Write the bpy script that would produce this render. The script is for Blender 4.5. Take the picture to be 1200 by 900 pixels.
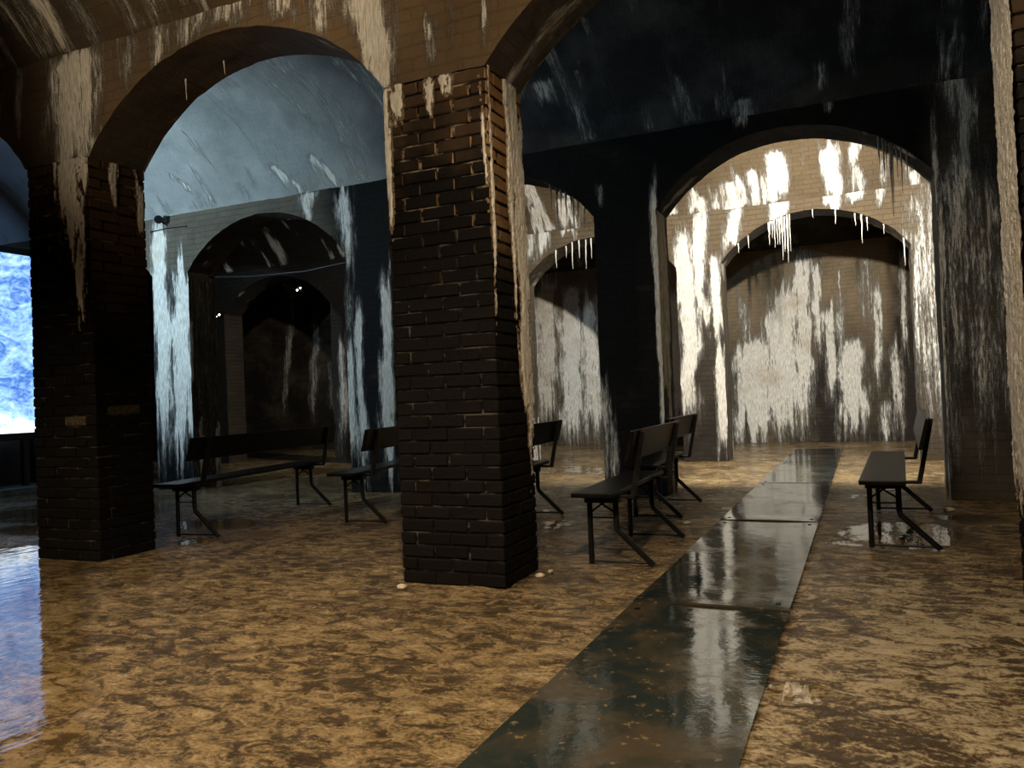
import bpy, math, random
import numpy as np
from mathutils import Matrix, Vector

for o in list(bpy.data.objects):
    bpy.data.objects.remove(o, do_unlink=True)
scene = bpy.context.scene
COL = scene.collection
random.seed(7)
rng = np.random.default_rng(11)

# ------------------------------------------------------------------ camera
F_PX, CAM_H = 935.0, 1.12
yaw, pitch, roll = math.radians(23.8), math.radians(1.0), math.radians(2.3)
fw = Vector((-math.sin(yaw) * math.cos(pitch), math.cos(yaw) * math.cos(pitch), math.sin(pitch)))
r0 = Vector((math.cos(yaw), math.sin(yaw), 0)); u0 = r0.cross(fw)
cr, sr = math.cos(roll), math.sin(roll)
rt = r0 * cr - u0 * sr; up = r0 * sr + u0 * cr
cam_d = bpy.data.cameras.new('camera'); cam = bpy.data.objects.new('camera', cam_d); COL.objects.link(cam)
cam_d.sensor_width = 36; cam_d.lens = F_PX / 1200 * 36; cam_d.clip_start = 0.05
M = Matrix.Identity(4)
for i, v in enumerate((rt, up, -fw)):
    for k in range(3): M[k][i] = v[k]
M.translation = (0, 0, CAM_H)
cam.matrix_world = M
scene.camera = cam

# ------------------------------------------------------------------ world and exposure
w = bpy.data.worlds.new('world'); scene.world = w; w.use_nodes = True
w.node_tree.nodes['Background'].inputs[0].default_value = (0.010, 0.012, 0.014, 1)
w.node_tree.nodes['Background'].inputs[1].default_value = 1.0
vs = scene.view_settings
vs.view_transform = 'Standard'; vs.look = 'None'; vs.exposure = 0.0; vs.gamma = 1.0; vs.use_curve_mapping = False

WARM = (1.0, 0.80, 0.54); HALOGEN = (1.0, 0.94, 0.82); COOL = (0.60, 0.84, 1.0)
# name, place, aim, watts, colour, spot angle, blend, source radius, label
LAMPS = [
    ('flood_light', (-0.50, 9.13, 3.86), (-1.3, 14.2, 2.4), 2200, HALOGEN, 150, 0.35, 0.04, 'small black floodlight on the back of the second arcade, aimed at the lit far arch'),
    ('flood_light', (-0.35, 0.66, 3.84), (-0.1, 3.6, 0), 720, WARM, 108, 0.6, 0.06, 'black floodlight near the ceiling above the steel walkway'),
    ('flood_light', (-2.32, 0.66, 3.35), (-2.7, 2.25, 0), 430, WARM, 98, 0.6, 0.06, 'black floodlight near the ceiling opposite the nearest brick pier'),
    ('flood_light', (-5.70, 0.66, 3.35), (-5.2, 2.15, 0), 330, WARM, 98, 0.6, 0.06, 'black floodlight near the ceiling opposite the left brick pier'),
    ('flood_light', (-4.30, 0.66, 3.30), (-4.2, 4.27, 3.95), 230, WARM, 62, 0.8, 0.05, 'added unseen floodlight tilted up to brighten the wall over the left front arch'),  # added wall washer out of view, brings up the upper front wall
    ('flood_light', (-1.70, 0.66, 3.30), (-2.1, 4.27, 3.75), 230, WARM, 62, 0.8, 0.05, 'added unseen floodlight tilted up to brighten the head of the middle pier'),  # second added washer out of view, for the pier head
    ('flood_light', (-9.70, 4.96, 3.45), (-7.6, 8.3, 3.5), 850, COOL, 118, 0.6, 0.06, 'added unseen cool floodlight on the back of the front arcade, topping up the screen light'),  # added hidden lamp, boosts the screen's blue light on the vault
]
SCREEN_STRENGTH = 2.0

# ------------------------------------------------------------------ helpers
def hash3(ix, iy, iz, seed):
    n = (ix * 374761393 + iy * 668265263 + iz * 2147483647 + seed * 974634777) & 0xFFFFFFFF
    n = ((n ^ (n >> 13)) * 1274126177) & 0xFFFFFFFF
    n = n ^ (n >> 16)
    return (n & 0xFFFF) / 65535.0

def vnoise(x, y, z, seed=0):
    x = np.asarray(x, float); y = np.asarray(y, float) + 0 * x; z = np.asarray(z, float) + 0 * x
    ix, iy, iz = np.floor(x).astype(np.int64), np.floor(y).astype(np.int64), np.floor(z).astype(np.int64)
    fx, fy, fz = x - ix, y - iy, z - iz
    fx, fy, fz = [t * t * (3 - 2 * t) for t in (fx, fy, fz)]
    out = 0
    for a in (0, 1):
        for b in (0, 1):
            for c in (0, 1):
                wgt = (fx if a else 1 - fx) * (fy if b else 1 - fy) * (fz if c else 1 - fz)
                out = out + wgt * hash3(ix + a, iy + b, iz + c, seed)
    return out

def fbm(x, y, z, seed=0, octv=3):
    s, a, t = 0, 0.5, 0
    for k in range(octv):
        s = s + a * vnoise(x * 2 ** k, y * 2 ** k, z * 2 ** k, seed + k); t += a; a *= 0.5
    return s / t

def sstep(a, b, x):
    t = np.clip((x - a) / (b - a), 0, 1); return t * t * (3 - 2 * t)

def disp(P, amp=0.010):
    q = P.reshape(-1, 3)
    x, y, z = q[:, 0], q[:, 1], q[:, 2]
    o = np.empty_like(q)
    for k in range(3):
        o[:, k] = (fbm(x * 9, y * 9, z * 9, 20 + k, 3) - 0.5) * 2 * amp + (vnoise(x * 1.7, y * 1.7, z * 1.7, 40 + k) - 0.5) * 2 * amp
    return (q + o).reshape(P.shape)

def streaks(lst, x, z):
    """mineral runs: (x_top, z_top, x_bottom, z_bottom, half width top, half width bottom, strength)"""
    L = np.zeros_like(x)
    for i, (xa, za, xb, zb, wa, wb, s) in enumerate(lst):
        ln = max(za - zb, 0.05)
        rag = (vnoise(x * 26, 0 * x + i * 3.3, 0, 62) - 0.5) * min(0.9, 0.55 * ln + 0.05) + (vnoise(x * 60, 0 * x + i * 5.3, z * 2, 64) - 0.5) * 0.25 * min(1, ln)
        t = np.clip((za - z) / ln, -0.6, 1.6)
        te = np.clip((za - z + rag) / ln, -0.6, 1.6)
        wob = (fbm(z * 2.2, x * 0 + i * 7.1, 0 * x, 60, 2) - 0.5) * 0.16 * min(1, wa * 6)
        xc = xa + (xb - xa) * t + wob
        wd = np.maximum(wa + (wb - wa) * np.clip(t, 0, 1), 0.014)
        frag = 0.55 + 0.9 * fbm(x * 11, z * 3.0, 0 * x + i, 61, 2)
        d = np.abs(x - xc) / (wd * frag)
        v = s * (1 - 0.85 * sstep(0.2, 1.35, d) - 0.15 * (d > 1.35)) * sstep(-0.14, 0.10, te if i % 2 else t) * (1 - sstep(0.62, 1.10, te))
        v = v * (0.8 + 0.4 * fbm(x * 6, z * 4, 0 * x, 63, 3))
        L = np.maximum(L, v)
    return L

class Surf:
    """collects grids and links them as ONE mesh object with a metre UV map and lime / tone attributes"""
    def __init__(s): s.V, s.F, s.U, s.L, s.T, s.n = [], [], [], [], [], 0
    def grid(s, P, UV, L=None, T=None, flip=False, keep=None):
        nv, nu = P.shape[:2]
        idx = np.arange(nv * nu).reshape(nv, nu) + s.n
        a, b, c, d = idx[:-1, :-1], idx[:-1, 1:], idx[1:, 1:], idx[1:, :-1]
        q = np.stack([a, b, c, d] if not flip else [a, d, c, b], -1).reshape(-1, 4)
        if keep is not None: q = q[keep.reshape(-1)]
        s.V.append(P.reshape(-1, 3)); s.F.append(q); s.U.append(UV.reshape(-1, 2))
        z = np.zeros(nv * nu)
        s.L.append(z if L is None else np.asarray(L).reshape(-1) + z)
        s.T.append(z + 0.3 if T is None else np.asarray(T).reshape(-1) + z)
        s.n += nv * nu
    def build(s, name, mat, parent=None, smooth=True):
        V = np.concatenate(s.V); Fc = np.concatenate(s.F); U = np.concatenate(s.U)
        me = bpy.data.meshes.new(name)
        me.vertices.add(len(V)); me.vertices.foreach_set('co', V.astype(np.float32).ravel())
        me.loops.add(Fc.size); me.loops.foreach_set('vertex_index', Fc.astype(np.int32).ravel())
        me.polygons.add(len(Fc)); me.polygons.foreach_set('loop_start', np.arange(0, Fc.size, 4, dtype=np.int32))
        me.update(calc_edges=True)
        uv = me.uv_layers.new(name='UVMap'); uv.data.foreach_set('uv', U[Fc.ravel()].astype(np.float32).ravel())
        for nm, arr in (('lime', s.L), ('tone', s.T)):
            at = me.attributes.new(nm, 'FLOAT', 'POINT'); at.data.foreach_set('value', np.concatenate(arr).astype(np.float32))
        me.polygons.foreach_set('use_smooth', np.full(len(Fc), smooth))
        me.materials.append(mat); me.validate()
        o = bpy.data.objects.new(name, me); COL.objects.link(o)
        if parent: o.parent = parent
        return o

class MB:
    """small mesh builder: boxes, bars, tubes and lathes joined into ONE mesh"""
    def __init__(s): s.v, s.f = [], []
    def box(s, a, b, bev=0.0):
        return s.hexa([(a[0], a[1], a[2]), (b[0], a[1], a[2]), (b[0], b[1], a[2]), (a[0], b[1], a[2]),
                       (a[0], a[1], b[2]), (b[0], a[1], b[2]), (b[0], b[1], b[2]), (a[0], b[1], b[2])])
    def hexa(s, p):
        n = len(s.v); s.v += [tuple(q) for q in p]
        s.f += [tuple(n + i for i in q) for q in ((0, 3, 2, 1), (4, 5, 6, 7), (0, 1, 5, 4), (1, 2, 6, 5), (2, 3, 7, 6), (3, 0, 4, 7))]
        return s
    def tube(s, pts, r, n=8, cap=True):
        pts = [Vector(p) for p in pts]; rs = r if isinstance(r, (list, tuple)) else [r] * len(pts)
        base = len(s.v)
        for i, p in enumerate(pts):
            d = (pts[min(i + 1, len(pts) - 1)] - pts[max(i - 1, 0)]).normalized()
            a = d.cross(Vector((0, 1, 0)) if abs(d.y) < 0.9 else Vector((1, 0, 0))).normalized(); b = d.cross(a)
            for k in range(n):
                t = 2 * math.pi * (k + 0.5) / n
                s.v.append(tuple(p + (a * math.cos(t) + b * math.sin(t)) * rs[i]))
        for i in range(len(pts) - 1):
            for k in range(n):
                s.f.append((base + i * n + k, base + i * n + (k + 1) % n, base + (i + 1) * n + (k + 1) % n, base + (i + 1) * n + k))
        if cap:
            s.f.append(tuple(base + k for k in reversed(range(n)))); s.f.append(tuple(base + (len(pts) - 1) * n + k for k in range(n)))
        return s
    def mesh(s, name, mat, smooth=False, bev=0.0):
        me = bpy.data.meshes.new(name); me.from_pydata(s.v, [], s.f); me.update()
        if bev:
            import bmesh
            bm = bmesh.new(); bm.from_mesh(me)
            bmesh.ops.recalc_face_normals(bm, faces=bm.faces)
            bmesh.ops.bevel(bm, geom=list(bm.edges), offset=bev, segments=2, affect='EDGES', profile=0.6)
            bm.to_mesh(me); bm.free()
        if smooth: me.polygons.foreach_set('use_smooth', [True] * len(me.polygons))
        me.materials.append(mat); return me
    def build(s, name, mat, parent=None, smooth=False, bev=0.0):
        o = bpy.data.objects.new(name, s.mesh(name, mat, smooth, bev)); COL.objects.link(o)
        if parent: o.parent = parent
        return o

def tag(o, label=None, cat=None, group=None, kind=None):
    for k, v in (('label', label), ('category', cat), ('group', group), ('kind', kind)):
        if v: o[k] = v
    return o
def thing(name, label, cat, loc=(0, 0, 0), rz=0, group=None):
    o = bpy.data.objects.new(name, None); COL.objects.link(o); o.empty_display_size = 0.1
    o.location = loc; o.rotation_euler = (0, 0, rz); return tag(o, label, cat, group)
def copy_tree(o, parent=None):
    c = o.copy(); COL.objects.link(c); c.parent = parent
    for ch in list(o.children): copy_tree(ch, c)
    return c

# ------------------------------------------------------------------ materials
class NT:
    def __init__(s, name):
        s.m = bpy.data.materials.new(name); s.m.use_nodes = True
        s.t = s.m.node_tree; s.b = s.t.nodes['Principled BSDF']; s.out = s.t.nodes['Material Output']
    def n(s, typ, ins=None, **kw):
        nd = s.t.nodes.new(typ)
        for k, v in kw.items(): setattr(nd, k, v)
        for k, v in (ins or {}).items(): s.put(nd.inputs[k], v)
        return nd
    def put(s, sock, v):
        if isinstance(v, bpy.types.NodeSocket): s.t.links.new(v, sock)
        elif isinstance(v, (tuple, list)) and sock.type == 'RGBA' and len(v) == 3: sock.default_value = (*v, 1)
        else: sock.default_value = v
    def math(s, op, a, b=0.0, c=0.0, clamp=False):
        nd = s.n('ShaderNodeMath', {0: a, 1: b, 2: c}, operation=op); nd.use_clamp = clamp; return nd.outputs[0]
    def rng(s, v, a, b, c=0.0, d=1.0):
        return s.n('ShaderNodeMapRange', {'Value': v, 'From Min': a, 'From Max': b, 'To Min': c, 'To Max': d}, interpolation_type='SMOOTHSTEP').outputs[0]
    def mix(s, f, a, b):
        nd = s.n('ShaderNodeMix', data_type='RGBA'); s.put(nd.inputs[0], f); s.put(nd.inputs[6], a); s.put(nd.inputs[7], b); return nd.outputs[2]
    def noise(s, vec, scale=1.0, detail=4.0, rough=0.55, dist=0.0, sxy=None):
        if sxy: vec = s.n('ShaderNodeMapping', {'Vector': vec, 'Scale': sxy}).outputs[0]
        return s.n('ShaderNodeTexNoise', {'Vector': vec, 'Scale': scale, 'Detail': detail, 'Roughness': rough, 'Distortion': dist}).outputs[0]
    def attr(s, name): return s.n('ShaderNodeAttribute', attribute_name=name).outputs['Fac']
    def bump(s, h, dist=0.01, strength=1.0, normal=None):
        ins = {'Height': h, 'Distance': dist, 'Strength': strength}
        if normal is not None: ins['Normal'] = normal
        return s.n('ShaderNodeBump', ins).outputs[0]
    def set(s, **kw):
        for k, v in kw.items(): s.put(s.b.inputs[k.replace('_', ' ')], v)
        return s.m

def masonry(name, dark, mid, lime=(0.74, 0.71, 0.64), ochre=(0.62, 0.40, 0.17), brick=0.5, ochre_amt=0.35, rough=0.55, spec=0.3):
    t = NT(name)
    uv = t.n('ShaderNodeUVMap', uv_map='UVMap').outputs[0]
    L, T = t.attr('lime'), t.attr('tone')
    big = t.noise(uv, 1.3, 5, 0.6); st = t.noise(uv, 1.0, 5, 0.6, 0.3, (24, 1.3, 1)); st2 = t.noise(uv, 1.0, 5, 0.65, 0.5, (75, 9, 1)); fine = t.noise(uv, 85, 4, 0.65)
    br = t.n('ShaderNodeTexBrick', {'Vector': uv, 'Scale': 1.0, 'Mortar Size': 0.006, 'Mortar Smooth': 0.4, 'Brick Width': 0.235, 'Row Height': 0.079, 'Color1': (0, 0, 0), 'Color2': (1, 1, 1), 'Mortar': (0.5, 0.5, 0.5)})
    f = t.math('ADD', T, t.math('MULTIPLY', t.math('SUBTRACT', big, 0.5), 0.9))
    f = t.math('ADD', f, t.math('MULTIPLY', t.math('SUBTRACT', fine, 0.5), 0.35))
    f = t.math('ADD', f, t.math('MULTIPLY', t.math('SUBTRACT', br.outputs['Color'], 0.5), 0.10 * brick), clamp=True)
    base = t.mix(f, dark, mid)
    e = t.math('ADD', L, t.math('MULTIPLY', t.math('SUBTRACT', st, 0.5), 1.5))
    e = t.math('ADD', e, t.math('MULTIPLY', t.math('SUBTRACT', st2, 0.5), 1.1))
    e = t.math('ADD', e, t.math('MULTIPLY', t.math('SUBTRACT', fine, 0.5), 0.9))
    fac = t.math('MULTIPLY', t.math('ADD', t.math('MULTIPLY', t.rng(e, 0.38, 0.80), 0.8), t.math('MULTIPLY', t.rng(e, 0.12, 0.55), 0.2)), t.rng(L, 0.02, 0.25))
    oc = t.rng(t.math('ADD', big, t.math('MULTIPLY', t.math('SUBTRACT', fine, 0.5), 0.3)), 0.5, 0.72, 0, ochre_amt)
    lc = t.mix(oc, lime, ochre)
    lc = t.mix(t.rng(st2, 0.35, 0.65, 0.45, 0.0), lc, base)
    col = t.mix(fac, base, lc)
    h = t.math('ADD', t.math('MULTIPLY', fac, 0.9), t.math('MULTIPLY', fine, 0.5))
    h = t.math('ADD', h, t.math('MULTIPLY', st2, 0.5))
    h = t.math('SUBTRACT', h, t.math('MULTIPLY', t.math('MULTIPLY', br.outputs['Fac'], t.math('SUBTRACT', 1.0, fac)), 0.5 * brick))
    return t.set(Base_Color=col, Roughness=t.rng(fac, 0, 1, rough, 0.75), Normal=t.bump(h, 0.022, 1.0), Specular_IOR_Level=spec)

M_FRONT = masonry('front_arcade_render', (0.024, 0.017, 0.011), (0.17, 0.11, 0.058), brick=0.7, ochre_amt=0.5)
M_MID = masonry('middle_arcade_render', (0.006, 0.0055, 0.005), (0.16, 0.135, 0.10), brick=0.8, spec=0.08, rough=0.7)
M_REAR = masonry('rear_arcade_render', (0.012, 0.009, 0.006), (0.105, 0.074, 0.040), lime=(0.64, 0.62, 0.57), ochre=(0.34, 0.21, 0.10), brick=1.2, ochre_amt=0.25)
M_BACK = masonry('back_wall_render', (0.018, 0.013, 0.009), (0.34, 0.25, 0.15), lime=(0.86, 0.83, 0.76), ochre=(0.46, 0.36, 0.24), brick=0.5, ochre_amt=0.6)
M_VAULT = masonry('vault_concrete', (0.022, 0.022, 0.022), (0.34, 0.35, 0.33), brick=0.12, rough=0.6, spec=0.12)
M_CRUST = masonry('lime_crust', (0.10, 0.065, 0.035), (0.30, 0.20, 0.11), lime=(0.80, 0.76, 0.68), brick=0.0, ochre_amt=0.2)

def brick_mat(name, top, black, worn=None):
    t = NT(name)
    pos = t.n('ShaderNodeNewGeometry').outputs['Position']
    rnd = t.n('ShaderNodeObjectInfo').outputs['Random']
    nz = t.noise(pos, 3.0, 4, 0.6); fn = t.noise(pos, 45, 4, 0.65)
    z = t.n('ShaderNodeSeparateXYZ', {0: pos}).outputs[2]
    nx = t.n('ShaderNodeSeparateXYZ', {0: t.n('ShaderNodeNewGeometry').outputs['True Normal']}).outputs[0]
    zz = t.math('ADD', z, t.math('MULTIPLY', t.rng(nx, 0.3, 0.8), 0.75))       # the brown top colour reaches lower on the right flanks
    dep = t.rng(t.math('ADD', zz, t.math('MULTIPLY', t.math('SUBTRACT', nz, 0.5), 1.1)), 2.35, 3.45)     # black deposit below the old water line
    c1 = t.mix(t.rng(rnd, 0, 1, 0.0, 0.55), top, tuple(x * 0.45 for x in top))
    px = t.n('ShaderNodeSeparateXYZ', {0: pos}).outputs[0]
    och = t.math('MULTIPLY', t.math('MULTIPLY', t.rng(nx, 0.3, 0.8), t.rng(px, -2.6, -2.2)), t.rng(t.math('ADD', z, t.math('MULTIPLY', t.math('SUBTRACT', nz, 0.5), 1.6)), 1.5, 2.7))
    c1 = t.mix(och, c1, (0.36, 0.20, 0.085))           # ochre flowstone on the nearest pier's right flank, lightened in place of lamp light
    c2 = t.mix(t.math('MULTIPLY', rnd, 0.8), black, tuple(x * 1.6 for x in black))
    col = t.mix(dep, c2, c1)
    if worn: col = t.mix(t.rng(fn, 0.4, 0.6, 0.3, 1.0), col, worn)
    salt = t.rng(fn, 0.70, 0.82, 0, 0.12)
    col = t.mix(salt, col, (0.25, 0.21, 0.16))
    return t.set(Base_Color=col, Roughness=t.rng(fn, 0.3, 0.7, 0.5, 0.8), Normal=t.bump(fn, 0.006, 0.8), Specular_IOR_Level=0.06)
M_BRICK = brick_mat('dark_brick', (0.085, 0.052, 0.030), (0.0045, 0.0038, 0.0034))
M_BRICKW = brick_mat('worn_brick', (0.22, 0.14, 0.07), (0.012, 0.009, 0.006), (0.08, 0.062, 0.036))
def mortar_mat():
    t = NT('mortar')
    pos = t.n('ShaderNodeNewGeometry').outputs['Position']
    nz = t.noise(pos, 1.0, 4, 0.6, 0.4, (4, 4, 14)); fn = t.noise(pos, 60, 3)
    f = t.rng(nz, 0.50, 0.66)
    z = t.n('ShaderNodeSeparateXYZ', {0: pos}).outputs[2]
    salt = t.mix(t.rng(z, 2.0, 2.7), (0.055, 0.05, 0.043), (0.24, 0.19, 0.13))
    return t.set(Base_Color=t.mix(f, (0.004, 0.0035, 0.003), salt), Roughness=0.8, Specular_IOR_Level=0.08, Normal=t.bump(fn, 0.006, 0.7))
M_MORTAR = mortar_mat()

def floor_mat():
    t = NT('wet_silty_floor')
    uv = t.n('ShaderNodeUVMap', uv_map='UVMap').outputs[0]
    wet = t.attr('lime'); tone = t.attr('tone')
    a = t.noise(uv, 1.0, 7, 0.68, 0.9, (8, 13, 1)); b = t.noise(uv, 2.0, 5, 0.6, 0.5); c = t.noise(uv, 55, 4, 0.7)
    v = t.n('ShaderNodeTexVoronoi', {'Vector': t.n('ShaderNodeMapping', {'Vector': uv, 'Scale': (11, 15, 1)}).outputs[0], 'Scale': 1.0, 'Randomness': 1.0}, feature='SMOOTH_F1').outputs[0]
    k = t.math('ADD', t.math('MULTIPLY', a, 0.74), t.math('MULTIPLY', c, 0.36))
    k = t.math('ADD', k, t.math('MULTIPLY', t.math('SUBTRACT', b, 0.5), 0.35))
    col = t.mix(t.rng(k, 0.46, 0.64), (0.060, 0.038, 0.017), (0.34, 0.235, 0.112))
    col = t.mix(t.rng(t.math('ADD', k, t.math('MULTIPLY', t.math('SUBTRACT', tone, 0.5), 0.30)), 0.57, 0.72), col, (0.52, 0.42, 0.27))
    wet2 = t.math('ADD', wet, t.math('MULTIPLY', t.math('SUBTRACT', b, 0.5), 0.5))
    wet2 = t.math('ADD', wet2, t.math('MULTIPLY', t.math('SUBTRACT', a, 0.5), 0.55))
    pud = t.rng(wet2, 0.46, 0.56)
    col = t.mix(t.math('MULTIPLY', pud, 0.45), col, (0.04, 0.027, 0.014))
    h = t.math('ADD', t.math('MULTIPLY', k, 1.0), t.math('MULTIPLY', v, 0.25))
    hb = t.math('MULTIPLY', h, t.math('SUBTRACT', 1.0, pud))
    rip = t.noise(uv, 1.0, 2, 0.5, 0.3, (14, 5, 1))
    n = t.bump(hb, 0.06, 1.0)
    n = t.bump(t.math('MULTIPLY', rip, pud), 0.004, 0.5, n)
    ro = t.mix(pud, t.mix(t.rng(c, 0.35, 0.65), (0.07, 0.07, 0.07), (0.27, 0.27, 0.27)), (0.04, 0.04, 0.04))
    return t.set(Base_Color=col, Roughness=ro, Normal=n)
M_FLOOR = floor_mat()

def plate_mat():
    t = NT('wet_walkway_plate')
    uv = t.n('ShaderNodeTexCoord').outputs['Object']
    a = t.noise(uv, 2.4, 5, 0.6, 0.5); b = t.noise(uv, 24, 4, 0.6); d = t.noise(uv, 9, 3, 0.5)
    col = t.mix(t.rng(a, 0.42, 0.62), (0.016, 0.023, 0.023), (0.050, 0.040, 0.026))
    col = t.mix(t.rng(b, 0.60, 0.72), col, (0.16, 0.11, 0.05))
    ro = t.rng(t.math('ADD', a, t.math('MULTIPLY', t.math('SUBTRACT', b, 0.5), 0.4)), 0.42, 0.70, 0.035, 0.24)
    return t.set(Base_Color=col, Roughness=ro, Normal=t.bump(t.math('ADD', t.math('MULTIPLY', d, 0.6), t.math('MULTIPLY', b, 0.25)), 0.005, 0.32))
M_PLATE = plate_mat()

def simple(name, col, rough=0.5, metal=0.0, emit=None, es=0.0, scale=30, var=0.4, bump=0.002):
    t = NT(name); co = t.n('ShaderNodeTexCoord').outputs['Object']; nz = t.noise(co, scale, 4, 0.6)
    t.set(Base_Color=t.mix(t.rng(nz, 0.3, 0.7), tuple(x * (1 - var) for x in col), tuple(min(1, x * (1 + var)) for x in col)), Roughness=rough, Metallic=metal, Normal=t.bump(nz, bump, 0.6))
    if emit: t.set(Emission_Color=emit, Emission_Strength=es)
    return t.m
M_BENCH = simple('black_painted_wood', (0.0045, 0.004, 0.004), 0.34, scale=14)
M_BENCH.node_tree.nodes['Principled BSDF'].inputs['Specular IOR Level'].default_value = 0.08
M_STEEL = simple('black_painted_steel', (0.006, 0.006, 0.006), 0.42, 0.0)
M_LAMP = simple('black_lamp_housing', (0.012, 0.012, 0.013), 0.4)
M_LAMP.node_tree.nodes['Principled BSDF'].inputs['Specular IOR Level'].default_value = 0.08
M_STEEL.node_tree.nodes['Principled BSDF'].inputs['Specular IOR Level'].default_value = 0.15
M_GLASS = simple('lit_lamp_glass', (0.8, 0.75, 0.6), 0.2, emit=(1, 0.9, 0.7), es=18)
M_CALC = simple('calcite', (0.72, 0.68, 0.58), 0.45, var=0.2, scale=40)
M_CALC_SHADE = simple('shaded_calcite', (0.10, 0.09, 0.075), 0.4, var=0.4, scale=40)  # calcite darkened to stand in for the unlit side
M_STONE = simple('pale_lime_lump', (0.60, 0.50, 0.36), 0.6, scale=25, bump=0.01)
M_PLATFORM = simple('grey_green_platform', (0.16, 0.20, 0.18), 0.35, scale=6)
M_FRAME = simple('black_screen_frame', (0.008, 0.008, 0.009), 0.5)

def screen_mat():
    t = NT('projected_water_film')
    uv = t.n('ShaderNodeTexCoord').outputs['Object']
    w1 = t.noise(uv, 1.0, 6, 0.62, 1.6, (1, 1.7, 2.6)); w2 = t.noise(uv, 1.0, 5, 0.6, 2.4, (1, 4.0, 7.0))
    k = t.math('ADD', t.math('MULTIPLY', w1, 0.7), t.math('MULTIPLY', w2, 0.4))
    z = t.n('ShaderNodeSeparateXYZ', {0: uv}).outputs[2]
    foam = t.math('MULTIPLY', t.rng(z, 1.25, 0.75), t.rng(z, 0.1, 0.55))
    k = t.math('ADD', k, t.math('MULTIPLY', foam, 0.28))
    col = t.mix(t.rng(k, 0.40, 0.64), (0.04, 0.12, 0.38), (0.26, 0.46, 0.82))
    col = t.mix(t.rng(k, 0.60, 0.80), col, (0.86, 0.95, 1.0))
    return t.set(Base_Color=(0.02, 0.02, 0.02), Roughness=0.7, Emission_Color=col, Emission_Strength=SCREEN_STRENGTH)
M_SCREEN = screen_mat()

# ------------------------------------------------------------------ the cistern: grid of piers, arcades along X, barrel vaults between them
PITCH, OPEN, PIER = 3.37, 2.67, 0.70
X0 = -1.975                                   # left edge of the opening that holds the walkway
SPRING, CROWN, VSPR, VRISE = 3.10, 3.76, 3.93, 1.0
DEPTH, ROWP = 0.52, 4.24
ROWS = [0.03, 4.27, 8.51, 12.75]
ENDY, REARY = 17.0, -3.7
XL, XR = -16.2, 4.80
KS = range(-4, 2)                             # openings
RISE = CROWN - SPRING
RAD = ((OPEN / 2) ** 2 + RISE ** 2) / (2 * RISE); ZC = CROWN - RAD
def arch_z(x, k):
    xc = X0 + k * PITCH + OPEN / 2
    return ZC + np.sqrt(np.maximum(RAD ** 2 - (x - xc) ** 2, 0))

RUNS_FRONT = [(-5.39,3.93,-5.53,2.68,0.35,0.15,1.0),(-5.23,3.29,-5.24,2.87,0.09,0.09,1.0),(-5.63,3.76,-5.64,3.03,0.08,0.05,.7),(-4.89,3.95,-4.90,3.55,0.19,0.09,.55),(-4.58,3.96,-4.64,3.63,0.17,0.10,.7),(-4.25,3.98,-4.34,3.69,0.20,0.13,.7),(-3.90,3.95,-3.94,3.75,0.23,0.19,.7),(-3.46,3.95,-3.47,3.66,0.21,0.18,.7),(-3.15,3.95,-3.12,3.45,0.14,0.10,.85),(-2.74,3.97,-2.68,2.85,0.21,0.08,1.15),(-2.67,3.12,-2.67,2.39,0.06,0.03,1.0),(-2.36,3.42,-2.36,3.08,0.06,0.03,.6),(-1.98,3.6,-1.95,3.1,0.03,0.03,.8),(-2.18,3.6,-2.21,3.1,0.04,0.03,.5),(-6.1,3.95,-6.12,3.3,.06,.04,.6),(-6.5,3.95,-6.5,3.5,.2,.1,.5)]
RUNS_MID = [(-9.21,3.84,-9.28,0.2,0.17,0.23,1.1),(-8.87,3.11,-8.92,0.2,0.26,0.28,1.1),(-6.58,3.93,-6.57,3.51,0.17,0.07,.9),(-6.01,3.96,-5.98,2.69,0.13,0.12,.8),(-6.02,2.70,-6.0,1.93,0.08,0.08,.5),(-6.0,1.93,-6.0,0.35,0.06,0.10,.95),(-5.86,2.36,-5.84,0.1,0.07,0.10,1.0),(-5.43,2.91,-5.45,1.14,0.08,0.12,1.1),(-5.46,1.68,-5.47,0.02,0.11,0.11,1.1),(-2.64,1.43,-2.60,0.1,0.05,0.13,.75),(-1.99,3.3,-1.99,0.3,0.035,0.03,1.3),(-2.62,1.14,-2.62,0.1,0.07,0.09,.7),(-1.02,4.09,-1.02,3.81,0.10,0.08,.8),(0.82,4.1,0.89,3.47,0.10,0.06,.7),(0.71,3.51,0.70,0.21,0.03,0.03,1.0),(0.94,3.95,0.94,2.27,0.10,0.10,.8),(0.83,3.08,0.83,1.1,0.14,0.16,.68),(1.08,2.75,1.08,0.21,0.2,0.24,.62),(0.78,1.49,0.78,0.37,0.10,0.10,.52),(-2.61,3.51,-2.61,3.22,0.06,0.04,.6),(-0.2,4.0,-0.2,3.85,.05,.04,.6)]
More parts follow.
